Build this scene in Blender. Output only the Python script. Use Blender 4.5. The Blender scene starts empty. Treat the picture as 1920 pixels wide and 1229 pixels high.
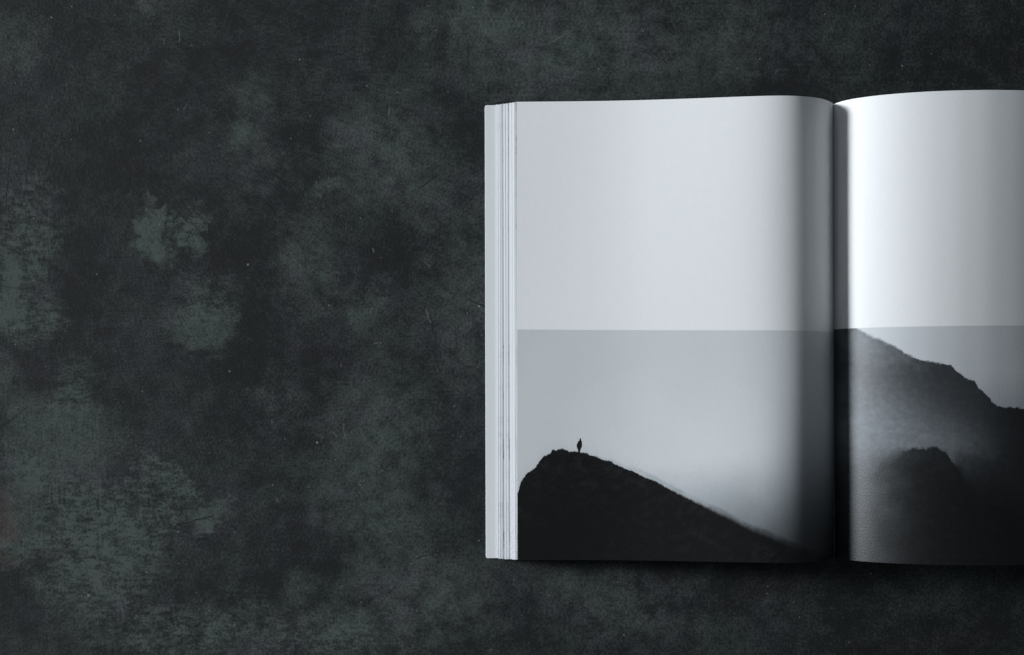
import bpy, math, random
from mathutils import Vector

# ------------------------------------------------------------------ units
# One "unit" is one pixel of table measured on the photograph at table height;
# the book is about 28 cm tall, which makes a unit a third of a millimetre.
S = 0.00033
CX, CY = 960.0, 731.0          # point of the table straight below the lens
DIST = 2880.0                  # camera height above the table, in units
def W(px, py, h=0.0):          # table units -> world metres
    return Vector(((px - CX) * S, (CY - py) * S, h * S))

scene = bpy.context.scene
col = scene.collection

# ------------------------------------------------------------------ camera
cd = bpy.data.cameras.new('camera')
cam = bpy.data.objects.new('camera', cd); col.objects.link(cam)
cam.location = (0, 0, DIST * S)
cd.sensor_width = 36.0
cd.lens = 36.0 * DIST / 1920.0
cd.shift_y = (CY - 614.5) / 1920.0
cd.clip_start = 0.01; cd.clip_end = 50.0
scene.camera = cam

# ------------------------------------------------------------------ world, lamp, exposure
world = bpy.data.worlds.new('World'); scene.world = world
world.use_nodes = True
bg = world.node_tree.nodes['Background']
bg.inputs['Color'].default_value = (0.82, 0.92, 1.0, 1)
bg.inputs['Strength'].default_value = 0.115

ld = bpy.data.lights.new('window_light', 'AREA')
ld.shape = 'RECTANGLE'; ld.size = 1.30; ld.size_y = 0.32
ld.energy = 2.5; ld.color = (0.905, 0.955, 1.0)
ld.spread = math.radians(21)
lamp = bpy.data.objects.new('window_light', ld); col.objects.link(lamp)
lamp.location = W(-1500, 60, 810)
aim = W(790, 620, 0) - lamp.location
lamp.rotation_euler = aim.to_track_quat('-Z', 'Y').to_euler()

vs = scene.view_settings
vs.view_transform = 'Standard'; vs.look = 'None'
vs.exposure = 0.0; vs.gamma = 1.0; vs.use_curve_mapping = False

# ------------------------------------------------------------------ node helper
class NT:
    def __init__(self, name):
        self.m = bpy.data.materials.new(name); self.m.use_nodes = True
        self.t = self.m.node_tree; self.n = self.t.nodes; self.l = self.t.links
        self.b = self.n['Principled BSDF']
    def put(self, sock, v):
        if isinstance(v, bpy.types.NodeSocket): self.l.new(v, sock)
        elif isinstance(v, (tuple, list)) and len(v) == 3 and sock.type == 'RGBA': sock.default_value = (*v, 1)
        else: sock.default_value = v
    def math(self, op, a, b=0.0, c=0.0, clamp=False):
        x = self.n.new('ShaderNodeMath'); x.operation = op; x.use_clamp = clamp
        self.put(x.inputs[0], a); self.put(x.inputs[1], b); self.put(x.inputs[2], c)
        return x.outputs[0]
    def add(self, a, b): return self.math('ADD', a, b)
    def sub(self, a, b): return self.math('SUBTRACT', a, b)
    def mul(self, a, b): return self.math('MULTIPLY', a, b)
    def mn(self, a, b): return self.math('MINIMUM', a, b)
    def mx(self, a, b): return self.math('MAXIMUM', a, b)
    def ramp(self, v, a, b, lo=0.0, hi=1.0, smooth=True):
        x = self.n.new('ShaderNodeMapRange'); x.interpolation_type = 'SMOOTHSTEP' if smooth else 'LINEAR'
        inv = a > b
        if inv: a, b, lo, hi = b, a, hi, lo
        self.put(x.inputs['Value'], v)
        x.inputs['From Min'].default_value = a; x.inputs['From Max'].default_value = b
        self.put(x.inputs['To Min'], lo); self.put(x.inputs['To Max'], hi)
        return x.outputs['Result']
    def mixf(self, f, a, b):
        x = self.n.new('ShaderNodeMix'); x.data_type = 'FLOAT'
        self.put(x.inputs[0], f); self.put(x.inputs[2], a); self.put(x.inputs[3], b)
        return x.outputs[0]
    def mixc(self, f, a, b, mode='MIX'):
        x = self.n.new('ShaderNodeMix'); x.data_type = 'RGBA'; x.blend_type = mode
        self.put(x.inputs[0], f); self.put(x.inputs[6], a); self.put(x.inputs[7], b)
        return x.outputs[2]
    def xyz(self, x, y=0.0, z=0.0):
        c = self.n.new('ShaderNodeCombineXYZ')
        for i, v in enumerate((x, y, z)): self.put(c.inputs[i], v)
        return c.outputs[0]
    def sep(self, v):
        c = self.n.new('ShaderNodeSeparateXYZ'); self.put(c.inputs[0], v); return c.outputs
    def noise(self, vec, scale, detail=4, rough=0.55, lac=2.0, dist=0.0, colour=False):
        x = self.n.new('ShaderNodeTexNoise'); self.put(x.inputs['Vector'], vec)
        x.inputs['Scale'].default_value = scale; x.inputs['Detail'].default_value = detail
        x.inputs['Roughness'].default_value = rough; x.inputs['Lacunarity'].default_value = lac
        x.inputs['Distortion'].default_value = dist
        return x.outputs['Color' if colour else 'Fac']
    def curve(self, v, pts):
        x = self.n.new('ShaderNodeFloatCurve'); self.put(x.inputs['Value'], v)
        c = x.mapping.curves[0]
        while len(c.points) > 2: c.points.remove(c.points[1])
        c.points[0].location = pts[0]; c.points[1].location = pts[-1]
        for p in pts[1:-1]: c.points.new(*p)
        for p in c.points: p.handle_type = 'VECTOR'
        x.mapping.update()
        return x.outputs[0]
    def bump(self, h, strength, dist):
        x = self.n.new('ShaderNodeBump'); self.put(x.inputs['Height'], h)
        x.inputs['Strength'].default_value = strength; x.inputs['Distance'].default_value = dist
        self.l.new(x.outputs[0], self.b.inputs['Normal']); return x
    def obj_units(self):
        """object position turned into table units (x to the right, y down)"""
        tc = self.n.new('ShaderNodeTexCoord'); o = self.sep(tc.outputs['Object'])
        px = self.math('MULTIPLY_ADD', o[0], 1 / S, CX); py = self.math('MULTIPLY_ADD', o[1], -1 / S, CY)
        return px, py, self.math('MULTIPLY', o[2], 1 / S)

# ------------------------------------------------------------------ the tabletop
def table_material():
    t = NT('dark_mottled_plaster')
    px, py, _ = t.obj_units()
    P = t.xyz(px, py)
    streak = t.xyz(t.mul(px, 0.38), py)                    # trowel marks run across
    fine = t.noise(P, 0.21, 4, 0.72)
    mid = t.noise(P, 0.026, 7, 0.72)
    big = t.noise(P, 0.0052, 4, 0.55)
    strk = t.noise(streak, 0.095, 5, 0.68)
    blot = t.noise(t.xyz(px, py, 55), 0.075, 4, 0.7)
    # warped position for the worn patches
    w1 = t.noise(P, 0.0105, 5, 0.66, colour=True)
    w = t.sep(w1)
    w2 = t.sep(t.noise(streak, 0.06, 4, 0.7, colour=True))
    wx = t.add(px, t.add(t.mul(t.sub(w[0], 0.5), 150), t.mul(t.sub(w2[0], 0.5), 60)))
    wy = t.add(py, t.add(t.mul(t.sub(w[1], 0.5), 150), t.mul(t.sub(w2[1], 0.5), 45)))
    def patch(x, y, rx, ry, soft, amt, rot=0.0):
        dx = t.sub(wx, x); dy = t.sub(wy, y)
        if rot:
            c, s = math.cos(rot), math.sin(rot)
            dx, dy = t.add(t.mul(dx, c), t.mul(dy, s)), t.sub(t.mul(dy, c), t.mul(dx, s))
        dx = t.mul(dx, 1 / rx); dy = t.mul(dy, 1 / ry)
        d = t.math('SQRT', t.add(t.mul(dx, dx), t.mul(dy, dy)))
        return t.ramp(d, 1.0 + soft, 1.0 - soft, 0.0, amt)
    def merge(rows):
        acc = None
        for p in rows:
            v = patch(*p); acc = v if acc is None else t.math('ADD', acc, t.mul(v, t.sub(1.0, t.mn(acc, 1.0))))
        return acc
    # places where the dark coat has worn through to pale ground: x, y, rx, ry, softness, amount, turn
    solid = merge([(292, 440, 30, 50, .42, .78, -.35), (318, 402, 13, 24, .3, .62, .4), (375, 608, 62, 34, .45, .55, -.25),
                   (110, 825, 105, 75, .5, .58, .3), (392, 966, 38, 20, .6, .60, -.35), (12, 545, 24, 55, .45, .70, 0),
                   (45, 960, 34, 85, .5, .46, .2), (270, 22, 22, 20, .6, .45, 0), (600, 338, 32, 9, .6, .50, -.4),
                   (12, 700, 24, 40, .5, .45, 0), (556, 1112, 30, 18, .9, .34, -.6)])
    streaky = merge([(364, 430, 24, 42, .5, .80, 0), (50, 440, 55, 110, .6, .62, 0), (215, 985, 115, 75, .6, .85, 0),
                     (180, 1085, 100, 55, .8, .62, 0), (325, 905, 75, 26, .7, .70, .8), (95, 905, 110, 28, .8, .45, .6), (60, 1010, 90, 25, .8, .45, -.5), (50, 590, 60, 40, .6, .70, 0),
                     (330, 1180, 170, 45, .8, .60, 0), (385, 555, 55, 40, .8, .40, 0), (130, 735, 36, 50, .7, .50, 0),
                     (620, 1195, 90, 40, .8, .45, 0)])
    soft = merge([(722, 282, 85, 95, .75, .52, .3), (478, 205, 34, 65, .8, .46, 0), (585, 500, 50, 85, .8, .40, 0),
                  (885, 35, 85, 45, .8, .52, 0), (25, 85, 55, 55, .8, .42, 0), (715, 800, 85, 85, .8, .40, 0), (700, 960, 100, 80, .85, .38, 0),
                  (770, 1130, 130, 75, .85, .42, 0), (1070, 95, 200, 80, .85, .44, 0), (695, 560, 40, 36, .8, .36, 0),
                  (1180, 1135, 110, 60, .9, .36, 0), (855, 610, 75, 110, .85, .36, 0), (845, 400, 75, 75, .85, .34, 0),
                  (515, 740, 40, 45, .8, .36, 0), (500, 310, 45, 30, .8, .30, 0), (1330, 60, 160, 60, .9, .25, 0)])
    acc = t.mn(t.add(solid, t.add(streaky, soft)), 1.0)
    darks = [(400, 470, 40, 50, .7, .5, 0), (160, 500, 70, 110, .8, .5, 0), (320, 355, 70, 30, .8, .45, 0),
             (470, 1080, 90, 80, .9, .5, 0), (560, 840, 70, 120, .9, .55, 0), (110, 1080, 50, 50, .8, .35, 0),
             (290, 985, 24, 60, .7, .45, 0), (450, 480, 50, 120, .9, .35, 0), (680, 480, 90, 60, .9, .4, 0), (1000, 1150, 60, 60, .9, .35, 0)]
    dk = None
    for p in darks:
        v = patch(*p); dk = v if dk is None else t.mx(dk, v)
    fc = t.sub(fine, 0.5); sc = t.sub(strk, 0.5)
    region = t.mn(t.add(t.mul(streaky, 1.6), 0.18), 1.0)
    grain = t.add(t.mul(fc, 4.6), t.add(t.mul(sc, t.mul(region, 1.8)), t.mul(t.sub(blot, 0.5), 1.2)))
    cover_k = t.ramp(t.add(strk, t.add(t.mul(fc, 0.5), t.mul(t.sub(blot, .5), .5))), 0.30, 0.68, 0.25, 1.15)
    lvl = t.add(t.add(0.125, t.mul(t.sub(mid, 0.5), 0.95)), t.mul(t.sub(big, 0.5), 0.95))
    lvl = t.add(lvl, t.add(t.mul(t.mul(solid, t.ramp(blot, .3, .6, .75, 1.05)), 0.98), t.add(t.mul(t.mul(t.mul(streaky, cover_k), t.ramp(mid, .38, .56, .45, 1.15)), 1.0), t.mul(t.mul(soft, t.ramp(mid, .36, .6, .55, 1.25)), 0.86))))
    lvl = t.sub(lvl, t.mul(dk, 0.12))
    lvl = t.add(lvl, t.mul(grain, t.add(0.23, t.mul(t.mn(lvl, 0.6), 0.55))))
    lvl = t.math('ADD', lvl, 0.0, clamp=True)
    # hue: dark violet-grey ground, grey-green wear
    hue = t.ramp(t.add(t.noise(t.xyz(t.add(px, 4000), py), 0.0085, 4, 0.6), t.mul(acc, 0.20)), 0.38, 0.68)
    lo = t.mixc(hue, (0.0071, 0.0084, 0.0096), (0.0066, 0.0094, 0.0087))
    hi = t.mixc(hue, (0.0735, 0.0780, 0.0805), (0.0650, 0.0830, 0.0750))
    c = t.mixc(lvl, lo, hi)
    # rusty tint at the far left
    rust = patch(8, 985, 22, 55, .7, .7, 0)
    c = t.mixc(t.mul(rust, 0.55), c, (0.085, 0.060, 0.052))
    # pale specks and pin holes
    def specks(scale, keep, size, off):
        v = t.n.new('ShaderNodeTexVoronoi'); v.inputs['Scale'].default_value = scale
        t.put(v.inputs['Vector'], t.xyz(t.add(px, off), t.mul(py, 0.8)))
        cc = t.sep(v.outputs['Color'])
        sel = t.math('GREATER_THAN', cc[0], keep)
        rad = t.mul(cc[1], size)
        return t.mul(sel, t.math('LESS_THAN', v.outputs['Distance'], rad))
    sp1 = specks(0.030, 0.74, 0.066, 0); sp2 = specks(0.085, 0.80, 0.13, 900); hole = specks(0.033, 0.86, 0.085, 2100)
    c = t.mixc(t.mul(t.mx(sp1, t.mul(sp2, 0.6)), 0.62), c, (0.26, 0.28, 0.28))
    c = t.mixc(t.mul(hole, 0.75), c, (0.006, 0.007, 0.007))
    # hairline cracks near the book
    cr = t.n.new('ShaderNodeTexVoronoi'); cr.feature = 'DISTANCE_TO_EDGE'; cr.inputs['Scale'].default_value = 0.019
    cw = t.sep(t.noise(P, 0.05, 4, 0.7, colour=True))
    t.put(cr.inputs['Vector'], t.xyz(t.add(px, t.mul(cw[0], 26)), t.add(t.mul(py, 0.8), t.mul(cw[1], 26))))
    crk = t.mul(t.math('LESS_THAN', cr.outputs['Distance'], 0.011), patch(830, 620, 50, 75, .5, 1.0, 0))
    crk = t.mul(crk, t.math('GREATER_THAN', mid, 0.50))
    c = t.mixc(t.mul(crk, 0.8), c, (0.007, 0.008, 0.009))
    hv = t.n.new('ShaderNodeTexVoronoi'); hv.feature = 'DISTANCE_TO_EDGE'; hv.inputs['Scale'].default_value = 0.024
    t.put(hv.inputs['Vector'], t.xyz(t.add(px, t.mul(cw[1], 34)), t.add(t.mul(py, 0.7), t.mul(cw[2], 34)), 4.4))
    hair = t.mul(t.math('LESS_THAN', hv.outputs['Distance'], 0.007), t.math('GREATER_THAN', t.noise(t.xyz(px, py, 77), 0.030, 1, .5), 0.735))
    c = t.mixc(t.mul(hair, 0.55), c, (0.16, 0.17, 0.17))
    # single scratches and lint: end points and half width
    sx = t.add(px, t.mul(t.sub(cw[0], .5), 9)); sy = t.add(py, t.mul(t.sub(cw[1], .5), 9))
    def seg(x0, y0, x1, y1, w):
        vx, vy = x1 - x0, y1 - y0; L = vx * vx + vy * vy
        ax = t.sub(sx, x0); ay = t.sub(sy, y0)
        k = t.math('ADD', t.mul(ax, vx / L), t.mul(ay, vy / L), clamp=True)
        ex = t.sub(ax, t.mul(k, vx)); ey = t.sub(ay, t.mul(k, vy))
        d = t.math('SQRT', t.add(t.mul(ex, ex), t.mul(ey, ey)))
        return t.ramp(d, w + 0.5, w - 0.3)
    gouge = None
    for q in [(876, 562, 912, 576, 1.2), (782, 1047, 842, 1031, .9), (0, 803, 50, 765, .9), (335, 985, 400, 968, 1.5), (18, 300, 10, 400, .9),
              (812, 655, 826, 700, .8), (808, 590, 812, 625, .8), (820, 330, 790, 352, 1.2)]:
        v = seg(*q); gouge = v if gouge is None else t.mx(gouge, v)
    lint = None
    for q in [(731, 203, 729, 216, .8), (643, 796, 648, 822, .6), (624, 810, 632, 820, .6), (798, 580, 806, 606, .7), (796, 492, 806, 500, .6),
              (336, 60, 336, 78, .9), (308, 72, 308, 84, .7), (350, 195, 347, 203, .8), (1028, 82, 1060, 64, .6), (700, 466, 701, 473, 1.2)]:
        v = seg(*q); lint = v if lint is None else t.mx(lint, v)
    c = t.mixc(t.mul(gouge, 0.75), c, (0.006, 0.007, 0.007))
    c = t.mixc(t.mul(lint, 0.42), c, (0.17, 0.18, 0.18))
    t.put(t.b.inputs['Base Color'], c)
    t.put(t.b.inputs['Roughness'], t.ramp(lvl, 0, 1, 0.72, 0.88, False))
    t.b.inputs['Specular IOR Level'].default_value = 0.25
    h = t.add(t.mul(fine, 0.55), t.add(t.mul(strk, 0.40), t.add(t.mul(mid, 0.8), 0.0)))
    h = t.add(h, t.add(t.mul(sp1, 0.5), t.mul(t.add(hole, crk), -0.8)))
    t.bump(h, 0.6, 0.0007)
    return t.m

def mesh_obj(name, verts, faces, mat, parent=None, smooth=False):
    me = bpy.data.meshes.new(name); me.from_pydata([tuple(v) for v in verts], [], faces); me.update()
    o = bpy.data.objects.new(name, me); col.objects.link(o)
    if mat: me.materials.append(mat)
    if parent is not None: o.parent = parent
    if smooth:
        for p in me.polygons: p.use_smooth = True
    return o

a, b, c_, d = W(-1600, -1500), W(3600, -1500), W(3600, 2900), W(-1600, 2900)
th = Vector((0, 0, -0.03))
table = mesh_obj('tabletop', [d, c_, b, a, d + th, c_ + th, b + th, a + th],
                 [(0, 1, 2, 3), (7, 6, 5, 4), (0, 4, 5, 1), (1, 5, 6, 2), (2, 6, 7, 3), (3, 7, 4, 0)], table_material())
table['kind'] = 'structure'

# ------------------------------------------------------------------ page profile
def pchip(xs, ys):
    n = len(xs); hh = [xs[i + 1] - xs[i] for i in range(n - 1)]
    dl = [(ys[i + 1] - ys[i]) / hh[i] for i in range(n - 1)]
    m = [dl[0]] + [0.0] * (n - 2) + [dl[-1]]
    for i in range(1, n - 1):
        if dl[i - 1] * dl[i] > 0:
            w1, w2 = 2 * hh[i] + hh[i - 1], hh[i] + 2 * hh[i - 1]
            m[i] = (w1 + w2) / (w1 / dl[i - 1] + w2 / dl[i])
    def f(x):
        if x <= xs[0]: return ys[0]
        if x >= xs[-1]: return ys[-1]
        i = max(k for k in range(n - 1) if xs[k] <= x)
        u = (x - xs[i]) / hh[i]
        return ((2*u**3 - 3*u**2 + 1) * ys[i] + (u**3 - 2*u**2 + u) * hh[i] * m[i]
                + (-2*u**3 + 3*u**2) * ys[i + 1] + (u**3 - u**2) * hh[i] * m[i + 1])
    return f
def smoothed(f, r):
    def g(x):
        rr = min(r, abs(x - GUT) * 0.6, 1e9)
        if rr < 1: return f(x)
        ws = [(math.exp(-2.0 * (k / 6.0) ** 2), k / 6.0) for k in range(-6, 7)]
        return sum(w_ * f(x + rr * k) for w_, k in ws) / sum(w_ for w_, k in ws)
    return g
GUT = 1562.0
L_X0, R_X1 = 971.0, 2165.0
_L = pchip([960, 1000, 1060, 1120, 1180, 1240, 1300, 1350, 1390, 1420, 1440, 1462, 1484, 1505, 1525, 1542, 1553, 1559, 1562],
           [32, 33.0, 35, 38.4, 44.2, 53.2, 64.0, 74.0, 82.0, 86.8, 88.8, 88.8, 85.2, 76.8, 62.5, 42.0, 22.5, 10.0, 1.0])
_R = pchip([1562, 1566, 1573, 1582, 1592, 1605, 1620, 1650, 1680, 1720, 1770, 1810, 1850, 1890, 1960, 2060, 2200],
           [1.0, 17, 35, 50, 61.5, 73, 84, 101.5, 114.5, 126.5, 135.0, 137.3, 135.2, 129.8, 114, 94, 70])
HL, HR = smoothed(_L, 34.0), smoothed(_R, 16.0)
def to_book(x, y, right):
    """a point seen in the photograph on the page -> page position in table units"""
    xw = x
    for _ in range(6):
        h = (HR if right else HL)(xw)
        xw = CX + (x - CX) * (1 - h / DIST)
    k = 1 - h / DIST
    return xw, CY + (y - CY) * k + (xw - 909) * 0.0024

TOP, BOT = 198.0, 1047.0

# ------------------------------------------------------------------ paper materials
def plain_paper(name, tone, rough=0.6, marks=0.0, seed=0):
    t = NT(name); px, py, pz = t.obj_units()
    n = t.noise(t.xyz(px, py, seed), 0.5, 3, 0.6)
    v = t.add(1.0, t.mul(t.sub(n, 0.5), 0.05))
    if marks:    # ends of printed pictures that bleed off the cut edge
        k = t.noise(t.xyz(t.mul(px, .25), t.mul(py, 1.0), seed * 31.7), 0.022, 4, 0.7)
        v = t.mul(v, t.ramp(k, 0.50, 0.66, 1.0, 1.0 - marks))
    t.put(t.b.inputs['Base Color'], t.mixc(1.0, t.xyz(v, v, v), tone, 'MULTIPLY'))
    t.b.inputs['Roughness'].default_value = rough
    t.b.inputs['Specular IOR Level'].default_value = 0.3
    t.bump(n, 0.12, 0.0001)
    return t.m

def page_coords(t):
    px, py, pz = t.obj_units()
    return px, py
def paper_finish(t, v, px, py, tint, ink):
    g1 = t.noise(t.xyz(px, py), 0.38, 3, 0.7)
    g2 = t.noise(t.xyz(t.mul(px, 1.0), t.mul(py, 0.5)), 0.10, 3, 0.6)
    v = t.mul(v, t.add(1.0, t.add(t.mul(t.sub(g1, .5), .15), t.mul(t.sub(g2, .5), .05))))
    t.put(t.b.inputs['Base Color'], t.mixc(1.0, t.xyz(v, v, v), tint, 'MULTIPLY'))
    t.put(t.b.inputs['Roughness'], t.add(t.mixf(ink, 0.62, 0.40), t.mul(t.sub(g1, .5), .12)))
    t.put(t.b.inputs['Specular IOR Level'], t.mixf(ink, 0.10, 0.37))
    t.bump(g1, 0.55, 0.0002)

PAPER = 0.78
def left_print():
    t = NT('printed_paper_with_ridge_and_figure'); px, py = page_coords(t)
    X0, XR, Y0, YR = 940.0, 640.0, 600.0, 460.0
    u = t.mul(t.sub(px, X0), 1 / XR)
    obs = [(960, 935), (970, 922), (975, 904), (987, 888), (1000, 880), (1009, 867), (1018, 855.5), (1030, 851), (1034, 845.5),
           (1044, 844), (1052, 841), (1060, 845), (1065, 848), (1070, 846.4), (1082, 848), (1096, 850), (1117, 857),
           (1133, 864), (1144, 865.4), (1152, 871), (1174, 881), (1185, 883.6), (1200, 892), (1216, 899), (1226, 902),
           (1252, 917), (1278, 930), (1305, 943), (1331, 956), (1357, 967.5), (1383, 980.5), (1409, 993.5), (1440, 1004),
           (1480, 1022), (1520, 1040), (1550, 1048)]
    pts = []
    for x, y in obs:
        a, b = to_book(x, y, False); pts.append(((a - X0) / XR, (b - Y0) / YR))
    pts = [(0.0, pts[0][1])] + pts + [(1.0, 0.99)]
    P = t.xyz(px, py)
    jag = t.mul(t.sub(t.noise(P, 0.11, 5, 0.75), 0.5), t.ramp(px, 1060, 1200, 15.0, 9.0))
    ridge = t.add(t.math('MULTIPLY_ADD', t.curve(u, pts), YR, Y0), jag)
    dist = t.sub(ridge, py)                              # above the ridge: positive
    # sky of the printed photograph
    cloud = t.noise(t.xyz(px, py, 3), 0.006, 3, 0.5)
    sky = t.add(0.745, t.mul(t.sub(cloud, 0.5), 0.10))
    glowx = t.mul(t.ramp(px, 960, 1280, 0.2, 1.0), t.ramp(px, 1540, 1400, 0.3, 1.0))
    sky = t.add(sky, t.mul(t.mul(t.ramp(py, 640, 850), glowx), 0.085))
    reach = t.ramp(px, 1180, 1480, 30, 190)
    fog = t.math('DIVIDE', t.add(dist, t.mul(t.sub(t.noise(P, 0.02, 4, .6), .5), 22)), reach)
    low = t.ramp(px, 1160, 1480, 0.94, 0.12)
    sky = t.mul(sky, t.mixf(t.ramp(fog, -0.15, 1.0), low, 1.0))
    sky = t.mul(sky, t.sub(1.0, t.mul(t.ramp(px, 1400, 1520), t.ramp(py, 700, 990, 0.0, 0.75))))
    # the pale scree line behind the ridge
    off = t.mul(t.ramp(px, 1090, 1200, 0.0, 9.0), t.ramp(px, 1300, 1500, 1.0, 0.75))
    back = t.ramp(t.sub(dist, t.add(off, t.mul(t.sub(t.noise(P, 0.09, 3, .6), .5), 5))), 4.0, -3.5)
    back = t.mul(back, t.ramp(t.noise(t.xyz(px, py, 8), 0.035, 3, .6), .34, .6, .35, 1.0))
    sky = t.mul(sky, t.mixf(back, 1.0, t.ramp(px, 1180, 1480, 0.76, 0.55)))
    # rock
    r1 = t.noise(t.xyz(t.add(px, py), t.sub(py, t.mul(px, .45))), 0.045, 5, 0.7)
    rock = t.add(0.0045, t.mul(t.mul(t.ramp(r1, 0.42, 0.75), t.ramp(t.noise(t.xyz(px, py, 21), 0.012, 3, .6), .35, .62, .25, 1.0)), t.ramp(dist, -10, -140, 0.014, 0.005)))
    wsoft = t.ramp(px, 1200, 1480, 1.0, 9.0)
    val = t.mixf(t.ramp(t.math('DIVIDE', dist, wsoft), 1.3, -1.0), sky, rock)
    # the little figure on the ridge: half width along its height
    fx, ftop = to_book(1085.0, 821.5, False); _, fbot = to_book(1085.0, 851.0, False)
    fv = t.mul(t.sub(py, ftop), 1 / (fbot - ftop))
    wid = t.curve(fv, [(0, .0), (.03, .10), (.10, .16), (.15, .16), (.22, .36), (.42, .52), (.55, .52), (.68, .36), (.80, .22), (.93, .22), (1, .32)])
    lean = t.curve(fv, [(0, .66), (.15, .66), (.42, .48), (.75, .44), (1, .38)])
    ddx = t.math('ABSOLUTE', t.sub(t.sub(px, fx), t.mul(t.sub(lean, 0.5), 10.0)))
    fig = t.ramp(t.sub(ddx, t.mul(wid, 9.5)), 0.6, -0.6)
    fig = t.mul(fig, t.mul(t.math('GREATER_THAN', fv, 0.0), t.math('LESS_THAN', fv, 1.0)))
    val = t.mixf(fig, val, 0.010)
    edge = t.add(619.6, t.mul(t.sub(px, 971), 0.0105))
    inpic = t.ramp(t.sub(py, edge), -0.7, 0.7, smooth=False)
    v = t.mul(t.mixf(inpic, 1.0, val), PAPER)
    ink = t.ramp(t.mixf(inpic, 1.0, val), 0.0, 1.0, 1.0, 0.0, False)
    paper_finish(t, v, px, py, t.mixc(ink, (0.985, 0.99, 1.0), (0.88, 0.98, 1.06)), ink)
    return t.m

def right_print():
    t = NT('printed_paper_with_misty_mountain'); px, py = page_coords(t)
    X0, XR, Y0, YR = 1562.0, 640.0, 560.0, 520.0
    u = t.mul(t.sub(px, X0), 1 / XR)
    def line(obs, a0, a1):
        pts = []
        for x, y in obs:
            a, b = to_book(x, y, True); pts.append(((a - X0) / XR, (b - Y0) / YR))
        return [(0.0, (a0 - Y0) / YR)] + pts + [(1.0, (a1 - Y0) / YR)]
    A = line([(1592, 609), (1612, 620), (1625, 628), (1640, 633), (1667, 645), (1695, 661), (1721, 674), (1732, 677.6), (1745, 677),
              (1760, 682), (1781, 685.5), (1789, 693), (1799, 701), (1812, 710), (1828, 717), (1832, 726), (1846, 739),
              (1857, 750.5), (1870, 763.6), (1890, 763.5), (1919, 766)], 600, 775)
    B = line([(1600, 906), (1620, 892), (1638, 874), (1651, 861), (1667, 853), (1682, 847), (1703, 842), (1729, 840), (1734, 843), (1740, 838),
              (1756.5, 838), (1760, 843), (1772, 849.5), (1782, 862.5), (1794, 873), (1812, 887), (1860, 912), (1919, 940)], 915, 1010)
    P = t.xyz(px, py)
    n1 = t.noise(P, 0.085, 5, 0.72); n2 = t.noise(P, 0.018, 5, 0.6); n3 = t.noise(P, 0.006, 3, 0.5)
    dA = t.sub(t.add(t.math('MULTIPLY_ADD', t.curve(u, A), YR, Y0), t.mul(t.sub(n1, .5), 15)), py)
    dB = t.sub(t.add(t.math('MULTIPLY_ADD', t.curve(u, B), YR, Y0), t.mul(t.sub(n1, .5), 15)), py)
    sky = t.add(0.72, t.mul(t.sub(n3, .5), 0.12))
    sky = t.mul(sky, t.ramp(py, 690, 775, 1.0, 0.72))
    lx = t.add(px, t.mul(t.sub(n2, .5), 120)); ly = t.add(py, t.mul(t.sub(n2, .5), 90))
    def blob(x, y, rx, ry, amt):
        x, y = to_book(x, y, True)
        a = t.mul(t.sub(lx, x), 1 / rx); b = t.mul(t.sub(ly, y), 1 / ry)
        return t.math('MULTIPLY', amt, t.math('EXPONENT', t.mul(t.add(t.mul(a, a), t.mul(b, b)), -1.0)))
    mist = t.add(blob(1650, 810, 105, 72, 0.19), t.add(blob(1600, 720, 65, 130, 0.11), t.add(blob(1780, 835, 80, 38, 0.10), blob(1650, 645, 60, 28, 0.14))))
    rockA = t.add(0.040, t.mul(t.ramp(n1, .45, .75), 0.015))
    tA = t.add(rockA, t.mul(mist, t.add(0.80, t.mul(t.sub(n1, .5), .9))))
    # the far mountain darkens right along its ridge
    tA = t.mul(tA, t.ramp(t.add(px, t.mul(t.sub(py, 760), 0.35)), 1770, 1890, 1.0, 0.55))
    mistB = t.add(blob(1606, 890, 52, 90, 0.09), blob(1600, 1030, 60, 120, 0.02))
    tB = t.add(t.add(0.005, t.mul(t.ramp(n1, .45, .85), 0.010)), t.mul(mistB, t.add(0.9, t.mul(t.sub(t.noise(P, 0.28, 3, .7), .5), 1.1))))
    softB = t.mx(t.ramp(px, 1600, 1690, 40, 2.0), t.ramp(px, 1740, 1795, 3.0, 55))
    kB = t.mul(0.92, t.ramp(t.math('DIVIDE', dB, softB), 1.0, -1.0))
    mtn = t.mixf(kB, tA, tB)
    softA = t.ramp(px, 1610, 1740, 3.0, 1.2)
    val = t.mixf(t.ramp(t.math('DIVIDE', dA, softA), 1.3, -1.3), sky, mtn)
    edge = t.sub(619.8, t.mul(t.sub(px, 1562), 0.004))
    inpic = t.ramp(t.sub(py, edge), -0.7, 0.7, smooth=False)
    val = t.mixf(inpic, 1.0, val)
    ink = t.ramp(val, 0.0, 1.0, 1.0, 0.0, False)
    paper_finish(t, t.mul(val, PAPER), px, py, t.mixc(ink, (0.985, 0.99, 1.0), (0.88, 0.98, 1.08)), ink)
    return t.m

# ------------------------------------------------------------------ the book
book = bpy.data.objects.new('open_book', None); col.objects.link(book)
book.empty_display_size = 0.05
book.location = W(909, 198, 0)
book.rotation_euler = (0, 0, math.atan(0.0024))
book['label'] = 'thick open book, misty mountain photograph across its white pages, lying on dark tabletop'
book['category'] = 'book'
BO = W(909, 198, 0)
def part(name, verts, faces, mat, smooth=False, auto=False):
    # the parts keep the table's coordinates in their mesh so that print and grain stay in place
    o = mesh_obj(name, verts, faces, mat, book, smooth)
    o.location = -BO
    return o

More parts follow.
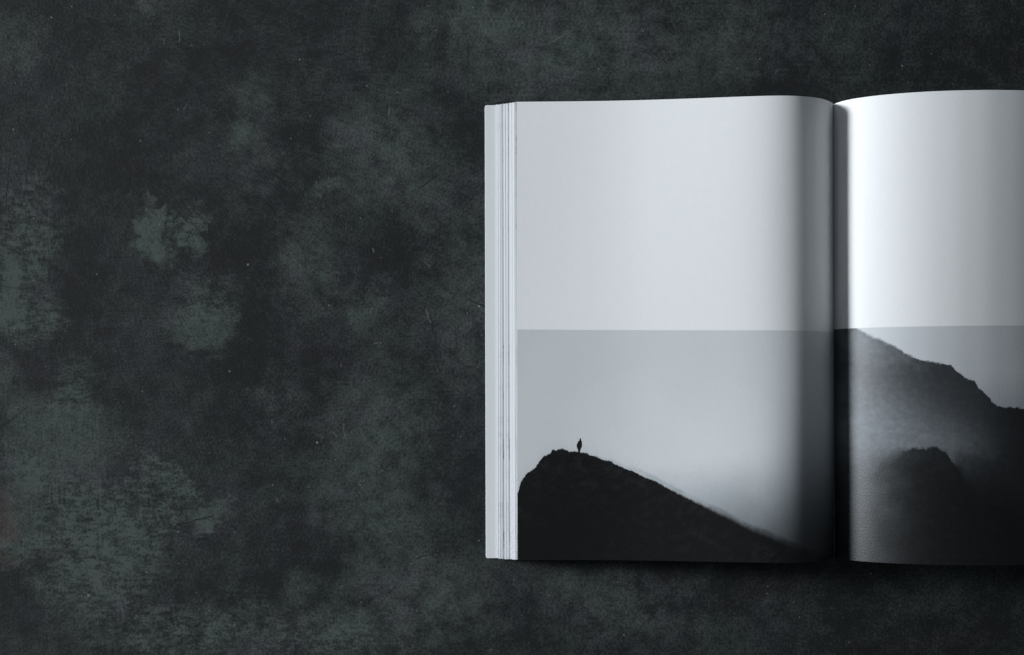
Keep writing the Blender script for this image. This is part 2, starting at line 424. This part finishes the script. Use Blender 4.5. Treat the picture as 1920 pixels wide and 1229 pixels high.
def sheet(name, xs, top, bot, mat, y0=TOP, y1=BOT, ny=1, edge_mat=None, wav=None, lean=None, ends=(1, 1)):
    """a closed curved sheet: 'top' and 'bot' give its height over x; ny strips along the page"""
    n = len(xs); V = []; F = []
    ys = [y1 + (y0 - y1) * j / ny for j in range(ny + 1)]
    for fn in (top, bot):
        for y in ys:
            for x in xs:
                V.append(W(x + (lean(x, y) if lean else 0.0), y, fn(x) + (wav(x, y) if wav else 0.0)))
    o = n * (ny + 1)
    mats = []
    for j in range(ny):
        for i in range(n - 1):
            a = j * n + i
            F.append((a, a + 1, a + n + 1, a + n)); mats.append(0)
            F.append((o + a, o + a + n, o + a + n + 1, o + a + 1)); mats.append(0)
    for i in range(n - 1):
        F.append((i, o + i, o + i + 1, i + 1)); mats.append(1)
        a = ny * n + i
        F.append((a, a + 1, o + a + 1, o + a)); mats.append(1)
    for j in range(ny):
        a = j * n
        F.append((a, a + n, o + a + n, o + a)); mats.append(ends[0])
        a = j * n + n - 1
        F.append((a, o + a, o + a + n, a + n)); mats.append(ends[1])
    ob = part(name, V, F, mat)
    ob.data.materials.append(edge_mat or mat)
    top_n = 2 * ny * (n - 1)
    for k, p in enumerate(ob.data.polygons):
        p.material_index = mats[k]
        p.use_smooth = k < top_n
    # keep the rim crisp while the sheet itself shades smoothly
    ob.data.set_sharp_from_angle(angle=math.radians(50))
    return ob

cut = plain_paper('cut_paper_edge', (0.44, 0.45, 0.47), 0.85)
cover_mat = plain_paper('pale_card_cover', (0.70, 0.72, 0.73), 0.55)
cover_edge = plain_paper('card_cut_edge', (0.62, 0.64, 0.64), 0.8)
tones = {'w': plain_paper('page_margin_white', (0.80, 0.805, 0.82)),
         'l': plain_paper('page_margin_light', (0.66, 0.67, 0.69)),
         'g': plain_paper('page_bleed_grey', (0.50, 0.52, 0.55), marks=0.25, seed=3),
         'd': plain_paper('page_bleed_dark', (0.36, 0.37, 0.39), marks=0.6, seed=7)}

# covers and spine
def card(name, x0, x1, z0, z1, round_left):
    r = 4.0; pts = []
    y0, y1 = TOP, BOT
    def corner(cx, cy, a0):
        for k in range(5):
            a = a0 + math.pi / 2 * k / 4
            pts.append((cx + r * math.cos(a), cy + r * math.sin(a)))
    if round_left:
        corner(x0 + r, y1 - r, math.pi / 2); corner(x0 + r, y0 + r, math.pi)
        pts.extend([(x1, y0), (x1, y1)])
    else:
        pts.extend([(x0, y1), (x0, y0)])
        corner(x1 - r, y0 + r, -math.pi / 2); corner(x1 - r, y1 - r, 0)
    n = len(pts); e = 0.5
    cxm, cym = (x0 + x1) / 2, (y0 + y1) / 2
    V = [W(x, y, z0) for x, y in pts] + [W(x, y, z1 - e) for x, y in pts]
    V += [W(x + (e if x < cxm else -e), y + (e if y < cym else -e), z1) for x, y in pts]
    F = [tuple(range(2 * n, 3 * n)), tuple(reversed(range(n)))]
    for lv in (0, 1):
        for i in range(n):
            j = (i + 1) % n
            F.append((lv * n + i, lv * n + j, (lv + 1) * n + j, (lv + 1) * n + i))
    o = part(name, V, F, cover_mat); o.data.materials.append(cover_edge)
    import bmesh
    bm = bmesh.new(); bm.from_mesh(o.data); bmesh.ops.recalc_face_normals(bm, faces=bm.faces); bm.to_mesh(o.data); bm.free()
    for p in o.data.polygons[2:]: p.material_index = 1
    return o
fc = card('cover', 909, 1556, 0.3, 2.6, True); fc['label'] = 'pale card cover showing as a strip along the left edge'
bc = card('cover', 1568, 2190, 0.3, 2.6, False)
sp = part('spine', [W(x, y, z) for z in (0.2, 1.6) for x, y in ((1556.5, BOT), (1567.5, BOT), (1567.5, TOP), (1556.5, TOP))],
          [(3, 2, 1, 0), (4, 5, 6, 7), (0, 1, 5, 4), (1, 2, 6, 5), (2, 3, 7, 6), (3, 0, 4, 7)], cover_mat)

def xs_between(x0, x1, n, bias_right):
    out = []
    for i in range(n + 1):
        s = i / n
        s = 1 - (1 - s) ** 1.5 if bias_right else s ** 1.5
        out.append(x0 + (x1 - x0) * s)
    return out

# leaves fanned out at the left: where each one's cut edge shows, and what its margin looks like
fan = [(929.0, 'w'), (932.8, 'g'), (934.4, 'w'), (936.3, 'g'), (938.0, 'l'), (940.0, 'g'), (942.0, 'd'), (943.8, 'w'), (945.6, 'l'),
       (947.2, 'g'), (949.0, 'w'), (951.2, 'g'), (952.8, 'd'), (954.2, 'w'), (956.6, 'w'), (958.8, 'l'), (960.2, 'w'), (962.2, 'w'),
       (963.8, 'g'), (965.2, 'l'), (966.6, 'd'), (968.0, 'w')]
rnd = random.Random(4)
nf = len(fan) + 1
GUTL = GUT - 0.05
def lvl(k): return 0.10 + 0.90 * k / nf
for k, (x0, tone) in enumerate(fan):
    tb, tt = lvl(k), lvl(k + 1)
    if k == 0: tb = 0.092
    xs = [x0, x0 + 1.2] + [x for x in xs_between(x0 + 2.4, GUTL - 2.0, 44, True)]
    gap = 0.12
    sheet('page', xs, (lambda x, tt=tt: max(tt * HL(x), 2.75 if x < 1500 else 0.3)),
          (lambda x, tb=tb: max(tb * HL(x) + 0.12, 2.65 if x < 1500 else 0.2)), tones[tone],
          y0=TOP + rnd.uniform(-0.8, 0.8), y1=BOT + rnd.uniform(-0.9, 0.7), ny=8, edge_mat=cut,
          lean=(lambda x, y, a=rnd.uniform(-0.7, 0.7), b=rnd.uniform(0, 6.3), c=rnd.uniform(-0.5, 0.5):
                (a * math.sin(y * 0.006 + b) + c * (y - 620) / 425.0) * max(0.0, min(1.0, (1000 - x) / 28.0))))

rnd = random.Random(9)
def wave(x, y):
    f = max(0.0, min(1.0, (GUT - x) / 120.0)) if x < GUT else max(0.0, min(1.0, (x - GUT) / 120.0))
    k = math.exp(-((x - 1478) / 42.0) ** 2) * math.sin(y * 0.0062 + 2.2) * 0.6 + math.exp(-((x - 1640) / 50.0) ** 2) * math.sin(y * 0.0053 + 0.6) * 0.9
    return 0.7 * f * math.sin(y * 0.0085 + x * 0.004 + 1.0) * math.sin(x * 0.009 + 0.4) + k * min(1.0, abs(x - GUT) / 60.0)
xs = [L_X0 - 2.6, L_X0 - 1.6, L_X0 + 1] + xs_between(L_X0 + 6, GUTL, 150, True)
def Lbot(x): return lvl(nf - 0.28) * HL(x) + 0.1
lp = sheet('printed_page', xs, HL, lambda x: max(lvl(nf - 0.45) * HL(x) + 0.15, 0.2), left_print(), ny=20, edge_mat=tones['w'], wav=wave, ends=(1, 0))
lp['label'] = 'left page, blank above, printed with a dark ridge and a tiny lone figure below'

# right half: leaves under the printed page, their fore-edges fanned the other way
GUTR = GUT + 0.05
nr = 14
for k in range(nr):
    tb, tt = 0.05 + 0.95 * k / (nr + 1), 0.05 + 0.95 * (k + 1) / (nr + 1)
    x1 = 2182 - k * 1.2
    sheet('page', xs_between(GUTR + 2.0, x1, 50, False), (lambda x, tt=tt: max(tt * HR(x), 2.75 if x > 1600 else 0.3)),
          (lambda x, tb=tb: max(tb * HR(x) + 0.12, 2.65 if x > 1600 else 0.2)), tones[rnd.choice('wwlg')],
          y0=TOP + rnd.uniform(-0.3, 0.6), y1=BOT + rnd.uniform(-0.6, 0.3), edge_mat=cut)
tr = 0.05 + 0.95 * nr / (nr + 1)
rp = sheet('printed_page', xs_between(GUTR, R_X1, 190, False), HR, lambda x: max(tr * HR(x) + 0.3, 0.2), right_print(), ny=20, edge_mat=tones['w'], wav=wave, ends=(0, 1))
rp['label'] = 'right page, blank above, printed with misty mountain slopes below'
